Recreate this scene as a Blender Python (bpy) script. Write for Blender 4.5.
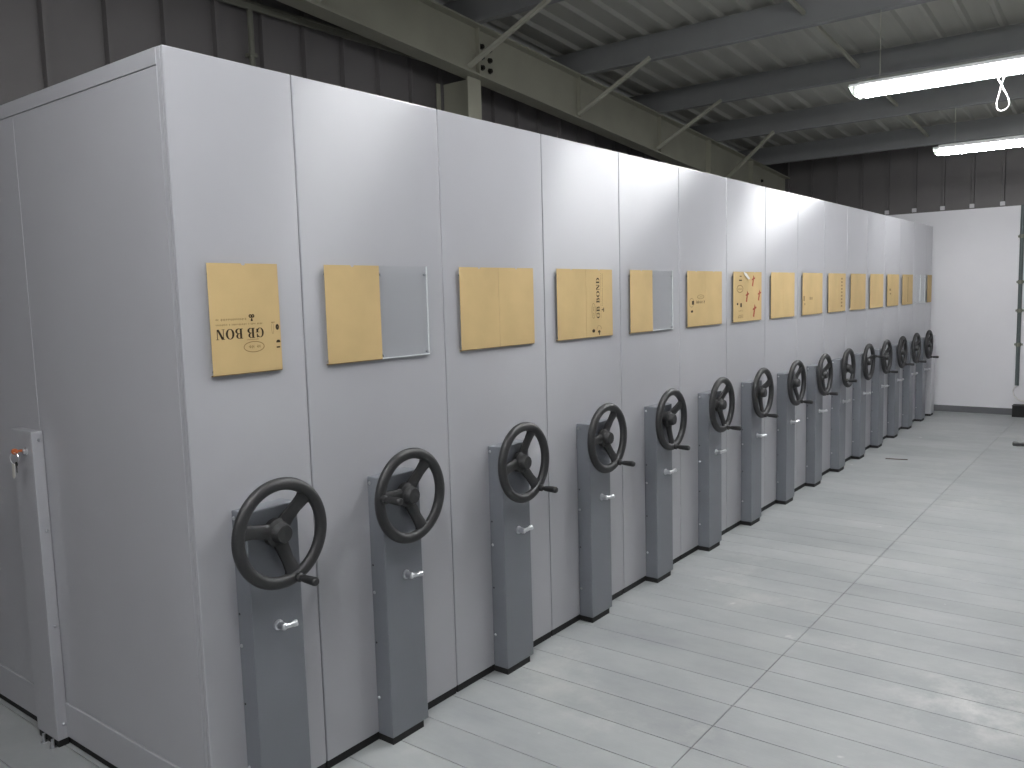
import bpy, bmesh, math, random
from mathutils import Vector, Matrix
R = random.Random(7)
PI = math.pi
scene = bpy.context.scene
for o in list(bpy.data.objects): bpy.data.objects.remove(o)
C = scene.collection

# ------------------------------------------------------------------ camera
FPX = 833.95
CAM = Vector((-1.188, -1.985, 1.455)); YAW, PITCH, ROLL = 0.65559, 0.10466, -0.02756
fw = Vector((math.cos(YAW)*math.cos(PITCH), math.sin(YAW)*math.cos(PITCH), -math.sin(PITCH)))
rt = fw.cross(Vector((0, 0, 1))).normalized(); up = rt.cross(fw)
r2 = rt*math.cos(ROLL) + up*math.sin(ROLL); u2 = -rt*math.sin(ROLL) + up*math.cos(ROLL)
cd = bpy.data.cameras.new('camera'); cam = bpy.data.objects.new('camera', cd); C.objects.link(cam)
cd.sensor_width = 36; cd.lens = FPX/1024*36; cd.clip_start = .02
m = Matrix((r2, u2, -fw)).transposed().to_4x4(); m.translation = CAM; cam.matrix_world = m
scene.camera = cam

# ------------------------------------------------------------------ world, exposure
w = bpy.data.worlds.new('world'); scene.world = w; w.use_nodes = True
w.node_tree.nodes['Background'].inputs[0].default_value = (.6, .62, .66, 1)
w.node_tree.nodes['Background'].inputs[1].default_value = .24
vs = scene.view_settings
vs.view_transform = 'Standard'; vs.look = 'None'; vs.gamma = 1; vs.use_curve_mapping = False
vs.exposure = 0.2
TUBE = 80.0                      # radiance of the fluorescent tubes

# ------------------------------------------------------------------ materials
def lin(c): return tuple((v/255/12.92 if v/255 <= .04045 else ((v/255+.055)/1.055)**2.4) for v in c)
def mat(name, rgb, rough=.5, metal=0, spec=.5, var=.0, scale=8, stretch=(1, 1, 1), bump=0, bscale=80, coat=0, coatr=.1, dark=None):
    mt = bpy.data.materials.new(name); mt.use_nodes = True
    nt = mt.node_tree; b = nt.nodes['Principled BSDF']; c = lin(rgb)
    b.inputs['Base Color'].default_value = (*c, 1); b.inputs['Roughness'].default_value = rough
    b.inputs['Metallic'].default_value = metal; b.inputs['Specular IOR Level'].default_value = spec
    b.inputs['Coat Weight'].default_value = coat; b.inputs['Coat Roughness'].default_value = coatr
    tc = nt.nodes.new('ShaderNodeTexCoord'); mp = nt.nodes.new('ShaderNodeMapping'); mp.inputs['Scale'].default_value = stretch
    nt.links.new(tc.outputs['Object'], mp.inputs[0])
    if var:
        n = nt.nodes.new('ShaderNodeTexNoise'); n.inputs['Scale'].default_value = scale; n.inputs['Detail'].default_value = 6
        nt.links.new(mp.outputs[0], n.inputs['Vector'])
        cr = nt.nodes.new('ShaderNodeValToRGB'); cr.color_ramp.elements[0].position = .3; cr.color_ramp.elements[1].position = .7
        d = lin(dark) if dark else tuple(v*(1-var) for v in c)
        l = tuple(min(1, v*(1+var)) for v in c)
        cr.color_ramp.elements[0].color = (*d, 1); cr.color_ramp.elements[1].color = (*l, 1)
        nt.links.new(n.outputs['Fac'], cr.inputs[0]); nt.links.new(cr.outputs[0], b.inputs['Base Color'])
    if bump:
        n2 = nt.nodes.new('ShaderNodeTexNoise'); n2.inputs['Scale'].default_value = bscale; n2.inputs['Detail'].default_value = 3
        nt.links.new(mp.outputs[0], n2.inputs['Vector'])
        bp = nt.nodes.new('ShaderNodeBump'); bp.inputs['Strength'].default_value = bump; bp.inputs['Distance'].default_value = .003
        nt.links.new(n2.outputs['Fac'], bp.inputs['Height']); nt.links.new(bp.outputs[0], b.inputs['Normal'])
    return mt
M = {}
M['paint'] = mat('light_grey_paint', (178, 178, 182), .28, spec=.72, var=.02, scale=3)
nt = M['paint'].node_tree; b = nt.nodes['Principled BSDF']; b.inputs['Anisotropic'].default_value = 1.0
tv = nt.nodes.new('ShaderNodeCombineXYZ'); tv.inputs[0].default_value = .05; tv.inputs[1].default_value = .05; tv.inputs[2].default_value = 1; nt.links.new(tv.outputs[0], b.inputs['Tangent'])   # vertically rolled sheet
M['column'] = mat('blue_grey_paint', (116, 119, 125), .36, var=.03, scale=5, bump=.03, bscale=150)
M['black'] = mat('black_rubber', (22, 22, 22), .7, var=.1)
M['wheel'] = mat('black_phenolic', (40, 40, 41), .48, var=.08, scale=20)
M['chrome'] = mat('chrome', (235, 235, 238), .28, metal=1, var=.03)
M['screw'] = mat('zinc_screw', (190, 192, 195), .3, metal=1, var=.03)
M['hole'] = mat('dark_hole', (20, 20, 22), .8, var=.05)
M['kraft'] = mat('kraft_paper', (202, 175, 125), .75, spec=.3, var=.07, scale=6, bump=.05, bscale=60)
M['print'] = mat('dark_print', (58, 46, 30), .8, spec=.2, var=.1)
M['faint'] = mat('faint_print', (146, 120, 80), .8, spec=.2, var=.1)
M['redmark'] = mat('red_print', (170, 84, 64), .8, spec=.2, var=.1)
M['paper'] = mat('white_paper', (225, 222, 215), .8, var=.03)
M['white'] = mat('white_wall', (226, 225, 228), .8, spec=.3, var=.025, scale=2, bump=.08, bscale=25)
M['dark_clad'] = mat('dark_cladding', (102, 99, 98), .6, var=.07, scale=3)
M['roof'] = mat('roof_sheet', (185, 185, 176), .5, var=.07, scale=3, stretch=(.3, 3, 1))
M['purlin'] = mat('purlin_steel', (142, 143, 143), .55, var=.05, scale=4)
M['olive'] = mat('primed_steel', (158, 157, 141), .6, var=.06, scale=4)
M['bolt'] = mat('dark_bolt', (50, 48, 44), .5, metal=.6, var=.05)
M['brace'] = mat('brace_steel', (178, 177, 162), .5, var=.05)
M['skirt'] = mat('skirting', (96, 97, 100), .6, var=.05)
M['conduit'] = mat('grey_conduit', (78, 86, 86), .5, var=.05)
M['conduit_light'] = mat('pale_conduit', (112, 112, 100), .5, var=.05)
M['enamel'] = mat('white_enamel', (235, 236, 235), .4, var=.01)
M['fixture_end'] = mat('grey_green_endcap', (150, 165, 150), .5, var=.02)
M['cord'] = mat('white_cord', (235, 232, 228), .7, var=.02)
M['orange'] = mat('orange_plastic', (196, 108, 62), .5, var=.03)
M['tag'] = mat('pale_tag', (205, 202, 195), .6, var=.03)
M['debris'] = mat('dark_strip', (86, 72, 62), .7, var=.1)
M['rib_block'] = mat('pale_block', (205, 203, 205), .8, var=.03)
M['underfloor'] = mat('floor_gap', (52, 54, 55), .9, var=.05)

def glow_mat():
    mt = bpy.data.materials.new('tube_light'); mt.use_nodes = True
    b = mt.node_tree.nodes['Principled BSDF']
    b.inputs['Base Color'].default_value = (.9, .9, .9, 1)
    b.inputs['Emission Color'].default_value = (.975, .985, 1.0, 1); b.inputs['Emission Strength'].default_value = TUBE
    return mt
M['tube'] = glow_mat()
def acrylic():
    mt = bpy.data.materials.new('clear_acrylic'); mt.use_nodes = True; nt = mt.node_tree
    out = nt.nodes['Material Output']; nt.nodes.remove(nt.nodes['Principled BSDF'])
    t = nt.nodes.new('ShaderNodeBsdfTransparent'); t.inputs[0].default_value = (.985, .99, .99, 1)
    g = nt.nodes.new('ShaderNodeBsdfGlossy'); g.inputs['Roughness'].default_value = .06; g.inputs['Color'].default_value = (1, 1, 1, 1)
    lw = nt.nodes.new('ShaderNodeLayerWeight'); lw.inputs[0].default_value = .25
    f = nt.nodes.new('ShaderNodeMath'); f.operation = 'MULTIPLY_ADD'; f.inputs[1].default_value = .10; f.inputs[2].default_value = .03
    nt.links.new(lw.outputs['Facing'], f.inputs[0])
    mx = nt.nodes.new('ShaderNodeMixShader')
    nt.links.new(f.outputs[0], mx.inputs[0]); nt.links.new(t.outputs[0], mx.inputs[1]); nt.links.new(g.outputs[0], mx.inputs[2])
    nt.links.new(mx.outputs[0], out.inputs[0]); return mt
M['acrylic'] = acrylic()
M['acrylic_edge'] = mat('acrylic_edge', (222, 226, 226), .3, var=.02)

def floor_mat():
    mt = bpy.data.materials.new('grey_board'); mt.use_nodes = True; nt = mt.node_tree
    b = nt.nodes['Principled BSDF']; b.inputs['Roughness'].default_value = .5; b.inputs['Specular IOR Level'].default_value = .4
    geo = nt.nodes.new('ShaderNodeNewGeometry'); oi = nt.nodes.new('ShaderNodeObjectInfo')
    n = nt.nodes.new('ShaderNodeTexNoise'); n.inputs['Scale'].default_value = 1.6; n.inputs['Detail'].default_value = 8; n.inputs['Roughness'].default_value = .65
    mp = nt.nodes.new('ShaderNodeMapping'); mp.inputs['Scale'].default_value = (1.6, .9, 1)
    nt.links.new(geo.outputs['Position'], mp.inputs[0]); nt.links.new(mp.outputs[0], n.inputs['Vector'])
    cr = nt.nodes.new('ShaderNodeValToRGB')
    cr.color_ramp.elements[0].position = .3; cr.color_ramp.elements[0].color = (*lin((147, 150, 151)), 1)
    cr.color_ramp.elements[1].position = .72; cr.color_ramp.elements[1].color = (*lin((172, 175, 174)), 1)
    nt.links.new(n.outputs['Fac'], cr.inputs[0])
    # pale scuffed patches of dried plaster dust
    n3 = nt.nodes.new('ShaderNodeTexNoise'); n3.inputs['Scale'].default_value = 1.1; n3.inputs['Detail'].default_value = 9; n3.inputs['Roughness'].default_value = .7
    nt.links.new(geo.outputs['Position'], n3.inputs['Vector'])
    c3 = nt.nodes.new('ShaderNodeValToRGB'); c3.color_ramp.elements[0].position = .58; c3.color_ramp.elements[1].position = .74
    c3.color_ramp.elements[1].color = (.45, .45, .45, 1)
    nt.links.new(n3.outputs['Fac'], c3.inputs[0])
    mx = nt.nodes.new('ShaderNodeMixRGB'); mx.inputs[2].default_value = (*lin((206, 206, 200)), 1)
    nt.links.new(c3.outputs[0], mx.inputs[0]); nt.links.new(cr.outputs[0], mx.inputs[1])
    # one plaster-dust scuff and a few spots where the boards were wiped
    sc = nt.nodes.new('ShaderNodeMapping'); sc.inputs['Location'].default_value = (-1.95, 1.58, 0)
    nt.links.new(geo.outputs['Position'], sc.inputs[0])
    ln = nt.nodes.new('ShaderNodeVectorMath'); ln.operation = 'LENGTH'; nt.links.new(sc.outputs[0], ln.inputs[0])
    n4 = nt.nodes.new('ShaderNodeTexNoise'); n4.inputs['Scale'].default_value = 7; n4.inputs['Detail'].default_value = 8; n4.inputs['Roughness'].default_value = .7
    nt.links.new(geo.outputs['Position'], n4.inputs['Vector'])
    mr = nt.nodes.new('ShaderNodeMapRange'); mr.inputs[1].default_value = .0; mr.inputs[2].default_value = .42; mr.inputs[3].default_value = .62; mr.inputs[4].default_value = 0
    nt.links.new(ln.outputs['Value'], mr.inputs[0])
    c4 = nt.nodes.new('ShaderNodeValToRGB'); c4.color_ramp.elements[0].position = .45; c4.color_ramp.elements[1].position = .68
    nt.links.new(n4.outputs['Fac'], c4.inputs[0])
    mm = nt.nodes.new('ShaderNodeMath'); mm.operation = 'MULTIPLY'; nt.links.new(mr.outputs[0], mm.inputs[0]); nt.links.new(c4.outputs[0], mm.inputs[1])
    mx2 = nt.nodes.new('ShaderNodeMixRGB'); mx2.inputs[2].default_value = (*lin((222, 221, 216)), 1)
    nt.links.new(mm.outputs[0], mx2.inputs[0]); nt.links.new(mx.outputs[0], mx2.inputs[1])
    n5 = nt.nodes.new('ShaderNodeTexNoise'); n5.inputs['Scale'].default_value = 9; n5.inputs['Detail'].default_value = 2
    nt.links.new(geo.outputs['Position'], n5.inputs['Vector'])
    c5 = nt.nodes.new('ShaderNodeValToRGB'); c5.color_ramp.elements[0].position = .74; c5.color_ramp.elements[1].position = .80; c5.color_ramp.elements[1].color = (.7, .7, .7, 1)
    nt.links.new(n5.outputs['Fac'], c5.inputs[0])
    mx3 = nt.nodes.new('ShaderNodeMixRGB'); mx3.inputs[2].default_value = (*lin((225, 225, 220)), 1)
    nt.links.new(c5.outputs[0], mx3.inputs[0]); nt.links.new(mx2.outputs[0], mx3.inputs[1]); mx = mx3
    hv = nt.nodes.new('ShaderNodeHueSaturation'); ml = nt.nodes.new('ShaderNodeMath'); ml.operation = 'MULTIPLY_ADD'
    ml.inputs[1].default_value = .10; ml.inputs[2].default_value = .95
    nt.links.new(oi.outputs['Random'], ml.inputs[0]); nt.links.new(ml.outputs[0], hv.inputs['Value'])
    nt.links.new(mx.outputs[0], hv.inputs['Color']); nt.links.new(hv.outputs[0], b.inputs['Base Color'])
    g = nt.nodes.new('ShaderNodeTexNoise'); g.inputs['Scale'].default_value = 12; g.inputs['Detail'].default_value = 4
    mg = nt.nodes.new('ShaderNodeMapping'); mg.inputs['Scale'].default_value = (9, .5, 1)
    nt.links.new(geo.outputs['Position'], mg.inputs[0]); nt.links.new(mg.outputs[0], g.inputs['Vector'])
    bp = nt.nodes.new('ShaderNodeBump'); bp.inputs['Strength'].default_value = .12; bp.inputs['Distance'].default_value = .002
    nt.links.new(g.outputs['Fac'], bp.inputs['Height']); nt.links.new(bp.outputs[0], b.inputs['Normal'])
    return mt
M['board'] = floor_mat()

# ------------------------------------------------------------------ mesh helpers
def add_box(bm, a, b, bev=0, seg=2):
    r = bmesh.ops.create_cube(bm, size=1)
    vs_ = r['verts']
    for v in vs_:
        v.co = Vector(((a[i]+b[i])/2 + v.co[i]*(b[i]-a[i])) for i in range(3)) if False else Vector([(a[i]+b[i])/2 + v.co[i]*(b[i]-a[i]) for i in range(3)])
    if bev:
        es = list({e for v in vs_ for e in v.link_edges})
        bmesh.ops.bevel(bm, geom=es, offset=bev, segments=seg, affect='EDGES', profile=.6)
def frame(d):
    d = Vector(d).normalized(); a = Vector((0, 0, 1)) if abs(d.z) < .9 else Vector((1, 0, 0))
    s = d.cross(a).normalized(); return s, d.cross(s)
def add_lathe(bm, o, d, prof, n=20, cap=True):
    # prof: list of (distance along d, radius)
    o = Vector(o); d = Vector(d).normalized(); s, t = frame(d); rings = []
    for h, r in prof:
        rings.append([bm.verts.new(o + d*h + (s*math.cos(2*PI*k/n) + t*math.sin(2*PI*k/n))*r) for k in range(n)])
    for a, b in zip(rings, rings[1:]):
        for k in range(n): bm.faces.new((a[k], a[(k+1) % n], b[(k+1) % n], b[k]))
    if cap: bm.faces.new(rings[0][::-1]); bm.faces.new(rings[-1])
def add_tube(bm, pts, r, n=8, closed=False):
    pts = [Vector(p) for p in pts]; rings = []; N = len(pts)
    for i, p in enumerate(pts):
        d = (pts[(i+1) % N] - pts[i-1]) if (closed or 0 < i < N-1) else (pts[1]-pts[0] if i == 0 else pts[-1]-pts[-2])
        s, t = frame(d); rings.append([bm.verts.new(p + (s*math.cos(2*PI*k/n) + t*math.sin(2*PI*k/n))*r) for k in range(n)])
    for i in range(N if closed else N-1):
        a, b = rings[i], rings[(i+1) % N]
        for k in range(n): bm.faces.new((a[k], a[(k+1) % n], b[(k+1) % n], b[k]))
    if not closed: bm.faces.new(rings[0][::-1]); bm.faces.new(rings[-1])
def add_torus(bm, o, axis, R1, r1, n=56, k=14, flat=1.0):
    o = Vector(o); ax = Vector(axis).normalized(); s, t = frame(ax); rings = []
    for i in range(n):
        a = 2*PI*i/n; e = s*math.cos(a) + t*math.sin(a)
        rings.append([bm.verts.new(o + e*(R1 + r1*math.cos(2*PI*j/k)) + ax*(r1*flat*math.sin(2*PI*j/k))) for j in range(k)])
    for i in range(n):
        a, b = rings[i], rings[(i+1) % n]
        for j in range(k): bm.faces.new((a[j], a[(j+1) % k], b[(j+1) % k], b[j]))
def add_prism(bm, poly, ext):
    # poly: list of 3D points, extruded by vector ext
    ext = Vector(ext); a = [bm.verts.new(Vector(p)) for p in poly]; b = [bm.verts.new(Vector(p)+ext) for p in poly]
    n = len(a); bm.faces.new(a[::-1]); bm.faces.new(b)
    for i in range(n): bm.faces.new((a[i], a[(i+1) % n], b[(i+1) % n], b[i]))
def add_bar(bm, p, q, wx, wy, upv=(0, 0, 1)):
    p, q = Vector(p), Vector(q); d = (q-p).normalized(); s = d.cross(Vector(upv)).normalized(); t = s.cross(d)
    add_prism(bm, [p + s*a*wx/2 + t*b*wy/2 for a, b in ((-1, -1), (1, -1), (1, 1), (-1, 1))], q-p)
def mesh(name, fn, smooth=False):
    bm = bmesh.new(); fn(bm); bmesh.ops.recalc_face_normals(bm, faces=bm.faces)
    me = bpy.data.meshes.new(name); bm.to_mesh(me); bm.free()
    if smooth:
        for p in me.polygons: p.use_smooth = True
        try: me.set_sharp_from_angle(angle=math.radians(38))
        except Exception: pass
    return me
CACHE = {}
def obj(name, fn, mt, parent=None, loc=(0, 0, 0), rot=(0, 0, 0), smooth=False, key=None):
    if key is not None and key in CACHE: me = CACHE[key]
    else:
        me = mesh(name, fn, smooth); me.materials.append(M[mt])
        if key is not None: CACHE[key] = me
    o = bpy.data.objects.new(name, me); C.objects.link(o); o.location = loc; o.rotation_euler = rot
    if parent: o.parent = parent
    return o
def box(name, a, b, mt, parent=None, bev=0, key=None, loc=(0, 0, 0)):
    return obj(name, lambda bm: add_box(bm, a, b, bev), mt, parent, loc=loc, key=key)
def tag(o, label, cat, group=None):
    o['label'] = label; o['category'] = cat
    if group: o['group'] = group
    return o
def empty(name, loc, rz=0):
    o = bpy.data.objects.new(name, None); o.empty_display_size = .1; C.objects.link(o); o.location = loc; o.rotation_euler = (0, 0, rz); return o
def struct(o, label, cat):
    o['kind'] = 'structure'; o['label'] = label; o['category'] = cat; return o

# ------------------------------------------------------------------ dimensions
H, D = 2.103, 1.8                    # shelving height and depth
W1, W, WB, W16 = .3955, .616, .594, .310    # narrow end unit, double-faced units, far units, narrow far end unit
XW, YL, YR, XN = 9.42, 2.05, -5.2, -4.6   # far wall, left wall, right wall, near wall
PZ = lambda x: 3.53 - .074*x         # underside of purlins (top of rafter)
PD = .2
RZ = lambda x: PZ(x) + PD            # underside of roof sheets
SEAM = -.868; PITCHB = .1667

# ------------------------------------------------------------------ floor
fl = struct(box('floor', (XN, YR, -.08), (XW+.3, YL, -.014), 'underfloor'), 'grey boarded raised floor', 'floor')
nb = int((XW-XN)/PITCHB) + 1
x0 = .82 - PITCHB*math.ceil((.82-XN)/PITCHB)
def plank(y0, y1):
    return lambda bm: add_box(bm, (.0013, y0, -.014), (PITCHB-.0013, y1, 0), .0012, 1)
for k in range(nb+1):
    x = x0 + k*PITCHB
    if x > XW-.05: break
    obj('plank', plank(SEAM+.0008, YL-.02), 'board', fl, (x, 0, 0), key='plankL')
    obj('plank', plank(YR+.02, SEAM-.0008), 'board', fl, (x, 0, 0), key='plankR')

# ------------------------------------------------------------------ walls
WT = 2.285
wf = struct(box('wall_far', (XW, YR, 0), (XW+.2, YL, WT), 'white'), 'white painted masonry wall closing the aisle', 'wall')
struct(box('baseboard_far', (XW-.02, YR, 0), (XW, YL, .07), 'skirt'), 'dark grey skirting along the white wall', 'baseboard')
RIB = .296
def cladding(wid, z0, za, zb, rib=.028):
    # sheet in local xz, rib toward -y, top slopes from za (x=0) to zb (x=wid)
    def fn(bm):
        prof = [(0, 0), (.006, 0), (.012, -rib), (.034, -rib), (.040, 0), (wid, 0)]
        top = lambda x: za + (zb-za)*x/wid
        f = [(x, y) for x, y in prof]; bk = [(wid, .012), (0, .012)]
        ring = f + bk
        a = [bm.verts.new((x, y, z0)) for x, y in ring]; b = [bm.verts.new((x, y, top(x))) for x, y in ring]
        bm.faces.new(a[::-1]); bm.faces.new(b); n = len(ring)
        for i in range(n): bm.faces.new((a[i], a[(i+1) % n], b[(i+1) % n], b[i]))
    return fn
wl = struct(box('wall_left', (XN, YL+.03, 0), (XW+.2, YL+.06, 2.6), 'dark_clad'), 'dark ribbed metal cladding wall behind the shelving', 'wall')
x = .633 - RIB*17
while x < XW:
    obj('cladding_sheet', cladding(RIB, 0, RZ(x), RZ(x+RIB)), 'dark_clad', wl, (x, YL, 0)); x += RIB
# dark cladding above the white wall
wu = struct(box('wall_far_upper', (XW+.06, YR, WT), (XW+.09, YL, RZ(XW)+.1), 'dark_clad'), 'dark ribbed cladding band above the white wall', 'wall')
y = YL
k = 0
while y > YR:
    o = obj('cladding_sheet', cladding(RIB, WT, RZ(XW)+.06, RZ(XW)+.06), 'dark_clad', wu, (XW+.05, y, 0), (0, 0, -PI/2), key='cladfar')
    box('rib_foot_block', (-.012, -.024, 0), (.006, .024, .045), 'rib_block', wu, .005, key='rib_block', loc=(XW+.014, y-.023, WT+.008)); y -= RIB  # small pale block at the foot of each cladding rib
box('ledge_flashing', (XW-.004, YR, WT-.004), (XW+.05, YL, WT+.006), 'dark_clad', wu)

# ------------------------------------------------------------------ roof
def roofbase(bm):
    add_prism(bm, [(XN, YR, RZ(XN)+.035), (XW+.2, YR, RZ(XW+.2)+.035), (XW+.2, YR, RZ(XW+.2)+.05), (XN, YR, RZ(XN)+.05)], (0, YL-YR+.06, 0))
ce = struct(obj('ceiling', roofbase, 'roof'), 'ribbed grey metal roof sheeting', 'ceiling')
RP = .2
def roofsheet(bm):
    prof = [(0, .028), (RP-.07, .028), (RP-.052, .002), (RP-.026, .002), (RP-.008, .028), (RP, .028)]
    pts = [(0, y_, RZ(XN)-RZ(0) + z_) for y_, z_ in prof]
    d = Vector((XW+.2-XN, 0, RZ(XW+.2)-RZ(XN)))
    a = [bm.verts.new(Vector((XN, y_, RZ(XN)+z_))) for y_, z_ in prof]
    b = [bm.verts.new(Vector((XN, y_, RZ(XN)+z_)) + d) for y_, z_ in prof]
    for i in range(len(a)-1): bm.faces.new((a[i], a[i+1], b[i+1], b[i]))
y = YR
while y < YL-.01:
    obj('roof_sheet', roofsheet, 'roof', ce, (0, y, 0), key='roofsheet'); y += RP

PX = [4.65-3*1.3, 4.65-2*1.3, 4.65-1.3, 4.65, 5.95, 7.22, 8.55]
PX = [4.65-5*1.3, 4.65-4*1.3] + PX
def purlin(bm):
    L0, L1 = YR+.02, YL-.03
    add_box(bm, (-.002, L0, 0), (.002, L1, PD))                 # web
    add_box(bm, (-.06, L0, 0), (-.002, L1, .003)); add_box(bm, (-.062, L0, 0), (-.059, L1, .018))   # lower flange and lip toward viewer
    add_box(bm, (.002, L0, PD-.003), (.06, L1, PD))
ordinal = {3.35: 'above the bolted rafter splice', 4.65: 'carrying the nearer lamp', 5.95: 'between the two lamps', 7.22: 'carrying the farther lamp', 8.55: 'nearest the far wall'}
for i, px in enumerate(PX):
    e = empty('roof_purlin', (px, 0, PZ(px)))
    obj('web', purlin, 'purlin', e, key='purlin')
    lab = ordinal.get(round(px, 2))
    if lab is None: lab = ['overhead behind the viewpoint, farthest back', 'overhead behind the viewpoint', 'above the narrow end unit', 'above the third unit'][i] if i < 4 else 'x'
    tag(e, 'grey steel roof purlin ' + lab, 'beam', 'roof purlins')
    if i+1 < len(PX):
        nx = PX[i+1]
        obj('sag_rod', lambda bm, px=px, nx=nx: add_bar(bm, (.005, -.05, .1), (nx-px-.005, -.05, .1+PZ(nx)-PZ(px)), .022, .022), 'brace', e)

# ------------------------------------------------------------------ rafter, flange braces, end column
RY = 1.75
rb = lambda x: 3.222 - .0806*x       # rafter underside
ra = empty('roof_rafter', (0, RY, rb(0)))
tag(ra, 'olive primed steel rafter sloping down along the left wall', 'beam')
rz0 = rb(0)
def plate_xz(xa, xb, zfa, zfb, y0, y1):
    return lambda bm: add_prism(bm, [(xa, y0, zfa(xa)-rz0), (xb, y0, zfa(xb)-rz0), (xb, y0, zfb(xb)-rz0), (xa, y0, zfb(xa)-rz0)], (0, y1-y0, 0))
XA, XB = XN+.05, XW-.02
obj('web', plate_xz(XA, XB, rb, PZ, -.004, .004), 'olive', ra)
obj('bottom_flange', plate_xz(XA, XB, lambda x: rb(x)-.012, rb, -.065, .065), 'olive', ra)
obj('top_flange', plate_xz(XA, XB, lambda x: PZ(x)-.012, PZ, -.065, .065), 'olive', ra)
for sx in (3.36, 4.62, 6.0, 7.05, 8.2):
    obj('stiffener', plate_xz(sx, sx+.012, rb, lambda x: PZ(x)-.012, -.06 if sx > 7 else -.035, -.004), 'olive', ra)
for r_ in range(3):
    for c_ in range(2):
        bx = 3.42 + c_*.085
        bz = rb(bx) + .075 + r_*.07 - rz0
        obj('bolt', lambda bm: add_lathe(bm, (0, 0, 0), (0, -1, 0), [(0, .02), (.006, .02), (.006, .016), (.02, .016)], 6), 'bolt', ra, (bx, -.004, bz), key='bolt')
for r_ in range(3):
    bx = 8.6; bz = rb(bx) + .06 + r_*.07 - rz0
    obj('bolt', None, 'bolt', ra, (bx, -.004, bz), key='bolt')
for i, (xa, px) in enumerate(((3.22, 3.35), (4.56, 4.65), (5.88, 5.95), (7.45, 7.22), (1.95, 2.05))):
    obj('brace', lambda bm, xa=xa, px=px: add_bar(bm, (xa, -.06, rb(xa)+.02-rz0), (px-.065, -.68, PZ(px)+.012-rz0), .032, .022), 'brace', ra)
ec = empty('wall_column', (3.34, 1.9, 0)); tag(ec, 'olive steel end-wall column standing under the rafter', 'column')
zt = rb(3.34)-.012
box('flange', (-.07, -.15, 0), (.07, -.14, zt), 'olive', ec); box('flange', (-.07, .13, 0), (.07, .14, zt), 'olive', ec)
box('web', (-.004, -.14, 0), (.004, .13, zt), 'olive', ec)
gi = empty('wall_girt', (0, YL-.04, 3.07)); tag(gi, 'horizontal steel girt fixed along the dark cladding wall', 'beam')
box('web', (XN+.1, -.02, -.02), (3.26, .0, .02), 'conduit_light', gi, .004); box('lip', (XN+.1, -.026, .014), (3.26, -.02, .024), 'conduit_light', gi)
vc = empty('wall_pipe', (1.735, YL-.02, 0)); tag(vc, 'thin vertical pipe on the dark cladding behind the shelving', 'pipe')
obj('pipe', lambda bm: add_lathe(bm, (0, -.03, 1.0), (0, 0, 1), [(0, .016), (2.05, .016)], 12), 'conduit_light', vc, smooth=True)
for z in (1.3, 2.05, 2.8): box('clip', (-.024, -.05, z), (.024, 0, z+.02), 'conduit_light', vc, .003)

# ------------------------------------------------------------------ fluorescent fixtures
def reflector(L):
    def fn(bm):
        t = .003
        prof = [(-.17, .012), (-.167, .024), (-.06, .034), (.06, .034), (.167, .024), (.17, .012)]
        out = [(x_, z_+t) for x_, z_ in prof[::-1]]
        add_prism(bm, [(x_, 0, z_) for x_, z_ in prof + [(x_*1.01, z_+t) for x_, z_ in prof[::-1]]], (0, -L, 0))
    return fn
def lamp(px, y1, z, L, label, cord=False):
    e = empty('fluorescent_lamp', (px, y1, z)); tag(e, label, 'lamp', 'fluorescent lamps over the aisle')
    obj('reflector', reflector(L), 'enamel', e, key='refl%g' % L)
    box('channel', (-.05, -L+.02, .037), (.05, -.02, .06), 'enamel', e, .004, key='chan%g' % L)
    for yy in (0, -L):
        obj('end_plate', lambda bm: add_prism(bm, [(-.1, -.002, -.022), (.1, -.002, -.022), (.172, -.002, .01), (.17, -.002, .026), (.055, -.002, .04), (-.055, -.002, .04), (-.17, -.002, .026), (-.172, -.002, .01)], (0, .004, 0)), 'fixture_end', e, (0, yy, 0), key='endp')
    for sx in (-.075, .075):
        tb = obj('tube', lambda bm: add_lathe(bm, (0, -.035, 0), (0, -1, 0), [(0, .019), (L-.07, .019)], 14), 'tube', e, (sx, 0, 0), smooth=True, key='tube%g' % L)
        for yy in (-.004, -L+.039):
            box('lampholder', (-.016, -.035, -.02), (.016, 0, .03), 'enamel', tb, .003, key='holder', loc=(0, yy, 0))
    for yy in (-.15, -L+.15):
        top = PZ(px) - z
        obj('hanger_rod', lambda bm, top=top: add_lathe(bm, (0, 0, .058), (0, 0, 1), [(0, .002), (top-.058, .002)], 8), 'brace', e, (-.03, yy, 0), key='hang%.3f' % top)
    if cord:
        def c(bm):
            yc = -.80
            p = []
            for i in range(41):
                u = i/40; a = 2*PI*u
                if u < .2: q = u/.2; x_ = .016*math.sin(q*PI); z_ = -.0 - q*.09
                elif u > .8: q = (1-u)/.2; x_ = -.016*math.sin(q*PI); z_ = -.0 - q*.09
                else:
                    q = (u-.2)/.6; x_ = -.040*math.sin(2*PI*q)*(.55+.45*math.sin(PI*q)); z_ = -.09 - .155*math.sin(PI*q)
                p.append((x_, yc + x_*1.05 - .018*(-z_/.2), z_+.03))
            add_tube(bm, p, .0036, 6)
        obj('pull_cord', c, 'cord', e, (.10, 0, 0), smooth=True)
    return e
lamp(4.62, -.40, 2.70, 1.5, 'bright fluorescent lamp with a white cord loop hanging from it', True)
lamp(7.22, -.39, 2.63, .82, 'smaller-looking fluorescent lamp farther along near the far wall')
lamp(2.05, -.40, 3.06, 1.33, 'fluorescent lamp over the aisle before the corded lamp')
lamp(-.55, -.40, 3.05, 1.33, 'fluorescent lamp overhead by the narrow end unit')
lamp(-2.6, -.20, 3.12, 1.33, 'fluorescent lamp overhead farthest behind the viewpoint')

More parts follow.
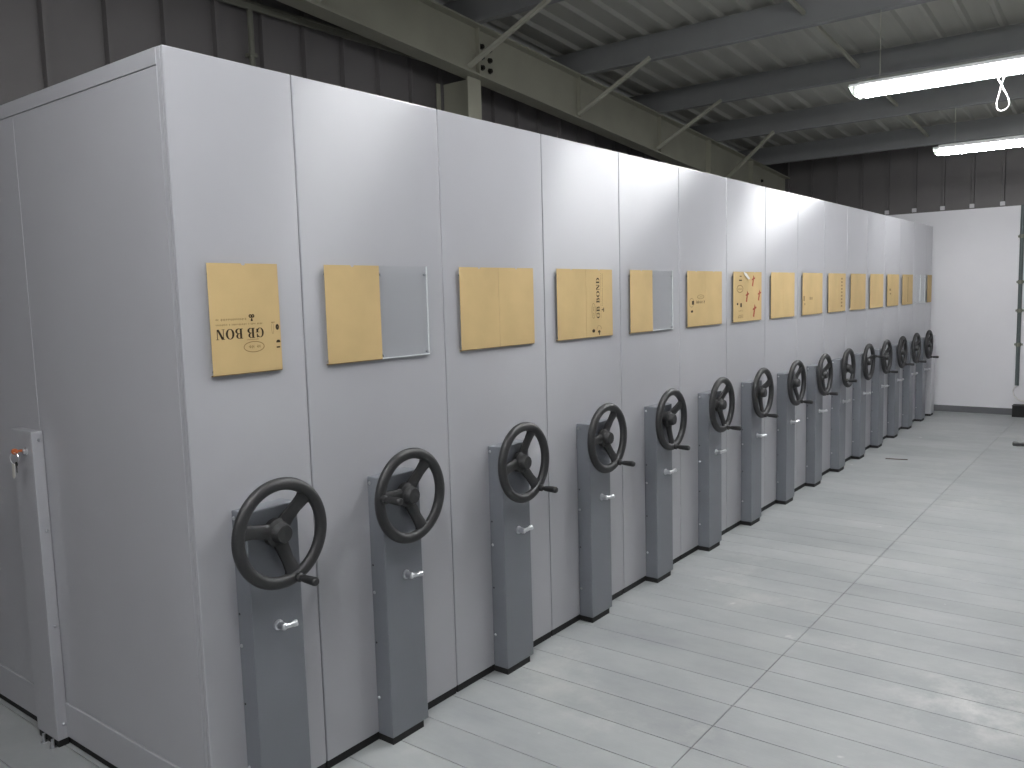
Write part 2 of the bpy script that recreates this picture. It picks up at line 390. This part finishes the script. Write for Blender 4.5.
# ------------------------------------------------------------------ lettering (serif print on the kraft sheets)
def arc(cx, cy, ro, ri, a0, a1, n=14):
    ps = []
    for i in range(n):
        t0, t1 = math.radians(a0+(a1-a0)*i/n), math.radians(a0+(a1-a0)*(i+1)/n)
        P = lambda r, t: (cx+r[0]*math.cos(t), cy+r[1]*math.sin(t))
        ps.append([P(ro, t0), P(ro, t1), P(ri, t1), P(ri, t0)])
    return ps
def rc(a, b, c, d): return [[(a, b), (c, b), (c, d), (a, d)]]
GL = {
 'G': arc(.42, .5, (.42, .5), (.22, .44), 40, 330) + rc(.62, .1, .82, .46) + rc(.5, .42, .92, .48) + rc(.68, .6, .8, .98),
 'B': rc(.1, 0, .32, 1) + rc(0, 0, .42, .06) + rc(0, .94, .42, 1) + arc(.4, .74, (.34, .26), (.14, .2), -90, 90) + arc(.42, .26, (.4, .28), (.18, .21), -90, 90) + rc(.3, .47, .44, .53),
 'O': arc(.46, .5, (.46, .52), (.23, .46), 0, 360, 24),
 'N': rc(.1, 0, .18, 1) + rc(.74, 0, .82, 1) + [[(.08, 1), (.34, 1), (.82, 0), (.6, 0)]] + rc(0, 0, .3, .05) + rc(0, .95, .2, 1) + rc(.62, .95, .94, 1),
 'D': rc(.1, 0, .32, 1) + rc(0, 0, .42, .06) + rc(0, .94, .42, 1) + arc(.4, .5, (.5, .5), (.26, .44), -90, 90),
}
ADV = {'G': 1.0, 'B': .92, 'O': 1.02, 'N': 1.02, 'D': .98, ' ': .4}
def text_polys(s, h):
    out = []; x = 0
    for ch in s:
        for p in GL.get(ch, []): out.append([((x+a)*h*1.06, b*h) for a, b in p])
        x += ADV[ch]
    return out, x*h*1.06
def tiny_line(x0, x1, y, h, seed):
    r = random.Random(seed); out = []; x = x0
    while x < x1:
        wd = h*r.uniform(.5, .9); hh = h*r.uniform(.75, 1)
        out += rc(x, y, min(x+wd*.35, x1), y+hh) + rc(x, y+hh*.4, min(x+wd*.8, x1), y+hh*.62)
        x += wd*1.15
        if r.random() < .14: x += h*.7
    return out
def brand_print(cut=None):
    # origin at left end of the baseline, reading upright; returns dark polygons, faint polygons
    h = .0275
    dk, wd = text_polys('GB BOND', h)
    ft = []
    ft += arc(.034, .052, (.034, .0155), (.0315, .0132), 0, 360, 28)           # oval emblem
    ft += tiny_line(.014, .054, .0475, .009, 3)
    ft += tiny_line(.018, .056, .030, .004, 4)
    ft += tiny_line(.004, .2, -.014, .0055, 5)
    ft += tiny_line(.055, .2, -.0285, .0065, 6)
    dk += [[(.033, -.019), (.041, -.019), (.037, -.030)]] + arc(.033, -.033, (.0055, .005), (.002, .002), 0, 360, 10) + arc(.041, -.033, (.0055, .005), (.002, .002), 0, 360, 10)
    if cut is not None:
        def clip(ps): 
            o = []
            for p in ps:
                if min(a for a, b in p) >= cut: continue
                o.append([(min(a, cut), b) for a, b in p])
            return o
        dk, ft = clip(dk), clip(ft)
    return dk, ft
def print_obj(name, polys, mt, parent, ox, oz, rotdeg, y):
    c, s = math.cos(math.radians(rotdeg)), math.sin(math.radians(rotdeg))
    def fn(bm):
        for p in polys:
            try: bm.faces.new([bm.verts.new((ox + a*c - b*s, y, oz + a*s + b*c)) for a, b in p])
            except ValueError: pass
    return obj(name, fn, mt, parent)

# ------------------------------------------------------------------ shelving units
PZ0, PZ1 = 1.2655, 1.5645           # label panes
def pane(bm, x0_, x1_, notch=True, t=.003, y=0):
    xm = (x0_+x1_)/2; pts = [(x0_, PZ0), (x1_, PZ0), (x1_, PZ1)]
    if notch: pts += [(xm+.007*math.cos(a), PZ1-.006*math.sin(a)) for a in [0, PI/4, PI/2, 3*PI/4, PI]]
    pts += [(x0_, PZ1)]
    add_prism(bm, [(a, y, b) for a, b in pts], (0, -t, 0))
def label_pane(parent, x0_, x1_, clear, prints=None):
    """clear acrylic pocket fixed to the front panel, most still wearing their brown kraft cover"""
    p = obj('label_pane', lambda bm: pane(bm, x0_, x1_, True, .003, -.006), 'acrylic', parent)
    for sx in (x0_+.008, x1_-.008):
        for z in (PZ0+.01, PZ1-.028):
            obj('pane_spacer', lambda bm: add_lathe(bm, (0, 0, 0), (0, -1, 0), [(0, .004), (.0095, .004)], 10), 'screw', p, (sx, 0, z), key='spacer')
    if clear:
        box('pane_edge', (x0_, -.0095, PZ0-.001), (x1_, -.001, PZ0+.002), 'acrylic_edge', p)
        box('pane_edge', (x1_-.0015, -.0095, PZ0), (x1_, -.004, PZ1), 'acrylic_edge', p)
    else:
        obj('kraft_cover', lambda bm: pane(bm, x0_, x1_, True, .0008, -.0098), 'kraft', p)
        box('pane_edge', (x0_, -.0088, PZ0-.0025), (x1_, -.001, PZ0), 'faint', p)
    return p
SPOKE_R = (.024, .134)
def rimfn(bm): add_torus(bm, (0, 0, 0), (0, 1, 0), .1375, .0178, flat=.9)
def spokefn(bm):
    # tapered, dished spoke along +x, widening into the rim
    st = [(.018, .024, .018, .010), (.05, .0195, .016, .010), (.085, .018, .009, .009), (.112, .021, .003, .009), (.133, .033, .0, .008)]
    rings = []
    for r_, hw, yo, th in st:
        rings.append([bm.verts.new((r_, yo+sy*th*.9, sz*hw)) if False else bm.verts.new((r_, yo + th*sy, hw*sz)) for sy, sz in ((-1, -.55), (-1, .55), (-.4, 1), (.6, 1), (1, .5), (1, -.5), (.6, -1), (-.4, -1))])
    for a, b in zip(rings, rings[1:]):
        for k in range(8): bm.faces.new((a[k], a[(k+1) % 8], b[(k+1) % 8], b[k]))
    bm.faces.new(rings[0][::-1]); bm.faces.new(rings[-1])
def hubfn(bm):
    add_lathe(bm, (0, .037, 0), (0, -1, 0), [(0, .030), (.006, .030), (.008, .040), (.026, .040), (.032, .030), (.048, .0275), (.054, .024), (.055, .011), (.0535, .0)], 28, cap=False)
def handlefn(bm):
    add_lathe(bm, (0, .004, 0), (0, -1, 0), [(0, .013), (.018, .013), (.022, .008), (.028, .0082), (.034, .0105), (.076, .0125), (.083, .0122), (.087, .009), (.088, 0)], 16, cap=False)
CW, CDp, CZ = .170, .068, .893      # column width, depth, height
def columnfn(bm): add_box(bm, (-CW/2, -CDp, .024), (CW/2, 0, CZ), .004, 2)
def make_unit(idx, loc, wdt, panes, ang, label, rz=0, group='mobile shelving units in a row', wheel=True):
    e = empty('shelving_unit', loc, rz); tag(e, label, 'shelving unit', group)
    g = .0022; kw = '%.3f' % wdt
    box('body', (g+.004, .014, .026), (wdt-g-.004, D, H-.004), 'paint', e, key='body'+kw)
    box('front_panel', (g, 0, .027), (wdt-g, .013, H), 'paint', e, .0038, key='front'+kw)
    box('plinth', (.004, .003, 0), (wdt-.004, D-.02, .0265), 'black', e, key='plinth'+kw)
    cx = wdt/2 if idx in (1, 16) else wdt/2 + .002
    cc = cx if idx in (1, 16) else cx-.007
    col = obj('column', columnfn, 'column' if wheel else 'paint', e, (cc, 0, 0), key='column' if wheel else 'post')
    box('column_foot', (-CW/2+.004, -CDp+.003, 0), (CW/2-.022, .003, .0245), 'black', col, key='cfoot')
    for s in (-1, 1):
        for z in (.872, .509, .151):
            obj('screw', lambda bm: add_lathe(bm, (0, 0, 0), (1, 0, 0), [(0, .0055), (.002, .0055), (.0045, .003), (.0045, 0)], 10, cap=False), 'screw', col, (s*CW/2, -.012, z), (0, 0, 0 if s > 0 else PI), key='screw')
        for z in (.6, .339):
            obj('screw_hole', lambda bm: add_lathe(bm, (0, 0, 0), (1, 0, 0), [(-.002, .0035), (.0004, .0035)], 10), 'hole', col, (s*CW/2, -.0105, z), (0, 0, 0 if s > 0 else PI), key='shole')
    if wheel:
        hw = obj('handwheel', rimfn, 'wheel', e, (cx-.002, -.106, .824), (0, -math.radians(ang), 0), smooth=True, key='rim')
        for k in range(3):
            obj('spoke', spokefn, 'wheel', hw, (0, 0, 0), (0, -math.radians(120*k), 0), smooth=True, key='spoke')
        obj('hub', hubfn, 'wheel', hw, smooth=True, key='hub')
        obj('crank_handle', handlefn, 'wheel', hw, (.1375, -.010, 0), smooth=True, key='handle')
        # chrome locking pin: rosette, barrel and small lever
        lp = obj('locking_pin', lambda bm: (add_lathe(bm, (0, 0, 0), (0, -1, 0), [(0, .015), (.004, .015), (.006, .011), (.03, .010), (.033, .007)], 18)), 'chrome', e, (cx-.002, -CDp, .555), smooth=True, key='pin')
        obj('lever', lambda bm: (add_tube(bm, [(-.006, -.022, -.002), (.01, -.032, .002), (.022, -.04, .006)], .0075, 10), add_lathe(bm, (.018, -.037, .005), (.75, -.55, .25), [(0, .0075), (.006, .0095), (.014, .0095), (.017, .007)], 12)), 'chrome', lp, rot=(0, -R.uniform(-.25, .25), 0), smooth=True, key='lever')
    # label panes: list of (side 0/1, clear?)
    ox = .0758
    w_ = .2255
    for side, clear in panes:
        xa = ox + side*w_ if idx != 1 else .079
        if idx == 16: xa = .04
        p = label_pane(e, xa+.0006, xa+w_-.0006 if idx != 1 else .303, clear)
        if not clear: PANES[(idx, side)] = (p, xa)
    return e
PANES = {}
names = {
 1: 'narrow end shelving unit, brown sheet printed upside down, front corner of the row',
 2: 'second shelving unit from the corner, brown sheet on left and clear pane on right',
 3: 'third shelving unit from the corner, two plain brown sheets side by side',
 4: 'fourth shelving unit, brown sheets with sideways black print, under the bright reflection',
 5: 'fifth shelving unit from the corner, brown sheet beside a clear pane',
 6: 'sixth shelving unit from the corner, small dark print low on its brown sheet',
 7: 'seventh shelving unit, brown sheet with red marks and a torn white scrap',
 8: 'eighth shelving unit from the corner, plain orange-brown sheets, after the red-marked one',
 9: 'ninth shelving unit from the corner, small dots of print low on its brown sheets',
 10: 'tenth shelving unit from the corner, its crank handle turned to the lower left',
 11: 'eleventh shelving unit from the corner, its crank handle turned to the right',
 12: 'twelfth shelving unit from the corner, fourth handwheel from the far end',
 13: 'thirteenth shelving unit from the corner, third handwheel from the far end',
 14: 'fourteenth shelving unit, farthest handwheel but one, brown sheets before the clear panes',
 15: 'last shelving unit with a handwheel, two clear panes and no brown sheet',
 16: 'narrow fixed unit at far end beside the white wall, pale post without wheel',
}
angs = [-74, 172, -55, -60, -88, -74, -93, -72, -88, -140, 16, -82, -62, -86, -80]
K2 = [(0, False), (1, False)]
plist = [[(0, False)], [(0, False), (1, True)], K2, K2, [(0, False), (1, True)]] + [K2]*9 + [[(0, True), (1, True)], [(0, False)]]
units = []
X = 0
for i in range(16):
    wd = W1 if i == 0 else W if i < 8 else WB if i < 15 else W16
    units.append(make_unit(i+1, (X, 0, 0), wd, plist[i], angs[i] if i < 15 else 0, names[i+1], wheel=i < 15))
    X += wd

# ---- prints on the kraft sheets
YP = -.0110
p, xa = PANES[(1, 0)]
dk, ft = brand_print(.1512)
print_obj('lettering', dk, 'print', p, .2455, 1.388, 180, YP); print_obj('small_print', ft, 'faint', p, .2455, 1.388, 180, YP)
print_obj('print_mark', arc(.292, 1.387, (.006, .0085), (.001, .001), 0, 360, 12) + arc(.293, 1.345, (.007, .006), (.001, .001), 0, 180, 8) + rc(.286, 1.328, .298, 1.332) + rc(.286, 1.343, .3, 1.346), 'print', p, 0, 0, 0, YP)
print_obj('print_mark', arc(.276, 1.385, (.004, .017), (.003, .015), 0, 360, 12) + rc(.272, 1.400, .284, 1.402), 'faint', p, 0, 0, 0, YP)
p, xa = PANES[(4, 1)]
dk, ft = brand_print()
print_obj('lettering', dk, 'print', p, xa+.112, 1.347, 90, YP); print_obj('small_print', ft, 'faint', p, xa+.112, 1.347, 90, YP)
print_obj('print_mark', arc(xa+.058, 1.292, (.012, .008), (.001, .001), 0, 360, 12) + arc(xa+.105, 1.287, (.011, .006), (.001, .001), 0, 360, 12) + rc(xa+.103, 1.272, xa+.110, 1.284), 'print', p, 0, 0, 0, YP)
print_obj('print_mark', arc(xa+.105, 1.297, (.020, .018), (.017, .0165), 0, 180, 14), 'faint', p, 0, 0, 0, YP)
p, xa = PANES[(6, 0)]
print_obj('print_mark', tiny_line(xa+.11, xa+.215, 1.388, .018, 21) + rc(xa+.055, 1.383, xa+.08, 1.404) + arc(xa+.055, 1.347, (.014, .007), (.001, .001), 0, 360, 10), 'print', p, 0, 0, 0, YP)
print_obj('small_print', arc(xa+.165, 1.424, (.045, .012), (.04, .0095), 0, 360, 20) + tiny_line(xa+.125, xa+.2, 1.42, .008, 22) + arc(xa+.05, 1.394, (.03, .025), (.027, .0225), 0, 360, 16), 'faint', p, 0, 0, 0, YP)
p, xa = PANES[(7, 0)]
print_obj('print_mark', arc(xa+.062, 1.372, (.012, .007), (.001, .001), 0, 360, 10) + rc(xa+.105, 1.352, xa+.128, 1.376) + rc(xa+.085, 1.51, xa+.13, 1.517) + rc(xa+.095, 1.535, xa+.125, 1.54), 'print', p, 0, 0, 0, YP)
print_obj('small_print', arc(xa+.1, 1.462, (.05, .024), (.042, .019), 0, 360, 16) + tiny_line(xa+.07, xa+.13, 1.456, .012, 37) + tiny_line(xa+.08, xa+.14, 1.325, .012, 31) + tiny_line(xa+.07, xa+.15, 1.285, .018, 32) + tiny_line(xa+.08, xa+.15, 1.30, .008, 33), 'faint', p, 0, 0, 0, YP)
def scrawl(cx, cz, s=1):
    return [[(cx-.022*s, cz-.03*s), (cx-.004*s, cz-.036*s), (cx+.014*s, cz+.022*s), (cx+.002*s, cz+.036*s)], [(cx-.026*s, cz+.002*s), (cx+.028*s, cz+.012*s), (cx+.028*s, cz+.022*s), (cx-.022*s, cz+.012*s)]]
print_obj('red_mark', scrawl(xa+.213, 1.415) , 'redmark', p, 0, 0, 0, YP)
p2, xb = PANES[(7, 1)]
for q in (scrawl(xb+.085, 1.51), scrawl(xb+.185, 1.42), scrawl(xb+.105, 1.325, 1.15)): print_obj('red_mark', q, 'redmark', p2, 0, 0, 0, YP)
obj('torn_scrap', lambda bm: add_prism(bm, [(xa+.155, -.0112, 1.565), (xa+.195, -.013, 1.555), (xa+.235, -.02, 1.522), (xa+.215, -.018, 1.518), (xa+.165, -.012, 1.545)], (0, -.0012, 0)), 'paper', p)
for idx, side, sd in ((9, 0, 1), (10, 1, 2), (13, 0, 3), (14, 1, 5)):
    p, xa = PANES[(idx, side)]
    if idx == 9: polys = rc(xa+.155, 1.372, xa+.18, 1.392) + rc(xa+.195, 1.372, xa+.218, 1.39) + rc(xa+.02, 1.365, xa+.05, 1.40) + rc(xa+.04, 1.335, xa+.06, 1.35)
    elif idx == 10: polys = [q for k in range(9) for q in rc(xa+.10, 1.30+k*.027, xa+.14, 1.314+k*.027)]
    elif idx == 13: polys = rc(xa+.08, 1.41, xa+.14, 1.43) + rc(xa+.1, 1.375, xa+.15, 1.39)
    else: polys = rc(xa+.0, 1.29, xa+.02, 1.54)
    print_obj('small_print', polys, 'faint', p, 0, 0, 0, YP)

# ---- end cladding of the corner unit
u1 = units[0]; t = .008
def endbox(name, y0, y1, z0, z1, xf=0.0015, bev=.0015):
    return box(name, (xf, y0, z0), (.012, y1, z1), 'paint', u1, bev)
endbox('corner_stile', .0134, .0294, .027, H-.001, .0024, 0)
endbox('end_panel', .030, .8675, .1465, 2.0575)
endbox('end_panel', .869, D, .1465, 2.0575)
endbox('top_rail', .030, D, 2.0592, H-.001, 0)
endbox('bottom_rail', .030, D, .027, .1455, -.004, .003)
po = empty('end_post', (0, .92, 0)); po.parent = u1
bpy.data.objects.remove(po)
po = box('end_post', (-.036, .846, .024), (0, .996, 1.066), 'paint', u1, .003)
box('post_foot', (-.033, .85, 0), (0, .99, .0235), 'black', po)
for z in (1.037, .737, .414, .075):
    obj('screw', None, 'screw', po, (-.014, .846, z), (0, 0, -PI/2), key='screw')
for yy in (.865, .93):
    obj('levelling_bolt', lambda bm: add_lathe(bm, (0, 0, 0), (0, 0, 1), [(0, .011), (.004, .011), (.004, .005), (.03, .005)], 12), 'chrome', po, (-.045, yy, 0), key='lvl', smooth=True)
lk = obj('lock', lambda bm: add_lathe(bm, (0, 0, 0), (-1, 0, 0), [(0, .013), (.004, .013), (.006, .010), (.012, .0095)], 18), 'chrome', po, (-.036, .893, 1.0), smooth=True)
obj('key', lambda bm: (add_box(bm, (-.028, -.0015, -.004), (-.010, .0015, .004)), add_lathe(bm, (-.034, 0, 0), (0, 1, 0), [(-.004, .0095), (.004, .0095)], 16)), 'orange', lk, (0, 0, .004))
obj('key_ring', lambda bm: add_torus(bm, (-.038, -.004, -.018), (1, .3, 0), .019, .0015, 28, 6), 'chrome', lk, smooth=True)
obj('key_tag', lambda bm: add_prism(bm, [(-.040, -.008, -.036), (-.040, .008, -.034), (-.041, .010, -.075), (-.041, .001, -.083), (-.041, -.009, -.076)], (-.0025, 0, 0)), 'tag', lk)
obj('spare_key', lambda bm: (add_lathe(bm, (-.038, -.016, -.034), (1, 0, 0), [(-.0012, .007), (.0012, .007)], 14), add_box(bm, (-.0392, -.0185, -.062), (-.0372, -.0135, -.040))), 'bolt', lk)

# ---- opposite side of the aisle: one unit, of which only the crank handle reaches into the picture
OX, OY = 3.40, -1.677
make_unit(17, (OX+W/2, OY, 0), W, K2, -90, 'shelving unit across the aisle, only its crank handle tip showing at right edge', PI, None)

# ------------------------------------------------------------------ far wall fittings
cn = empty('wall_conduit', (XW, -.835, .33)); tag(cn, 'dark vertical conduit with couplings running down the white wall', 'conduit')
obj('pipe', lambda bm: add_lathe(bm, (-.022, 0, 0), (0, 0, 1), [(0, .02), (1.95, .02)], 14), 'conduit', cn, smooth=True)
for z in (.45, .82, 1.13, 1.62):
    obj('coupling', lambda bm: (add_lathe(bm, (-.022, 0, -.02), (0, 0, 1), [(0, .026), (.04, .026)], 14), add_box(bm, (-.004, -.04, -.012), (0, .04, .012))), 'conduit_light', cn, (0, 0, z), key='coupling')
obj('cable', lambda bm: add_tube(bm, [(-.022, 0, .005), (-.024, .02, -.02), (-.024, .035, -.06), (-.024, .02, -.12), (-.024, -.03, -.16), (-.024, -.1, -.175), (-.024, -.16, -.18)], .006, 8), 'cord', cn, smooth=True)
bx = empty('floor_box', (XW-.12, -1.0, 0)); tag(bx, 'low black box on the floor against the white wall', 'box')
box('body', (-.06, -.25, 0), (.09, .185, .118), 'black', bx, .004); box('lid', (-.063, -.253, .118), (.092, .188, .126), 'black', bx, .003)
db = empty('metal_strip', (6.25, -.31, 0), .2); tag(db, 'thin dark strip lying on the floor near the far columns', 'strip')
obj('strip', lambda bm: add_prism(bm, [(0, .07, 0), (.012, .07, 0), (.012, .07, .002), (.008, .07, .002), (.008, .07, .006), (0, .07, .006)], (0, -.17, 0)), 'debris', db)
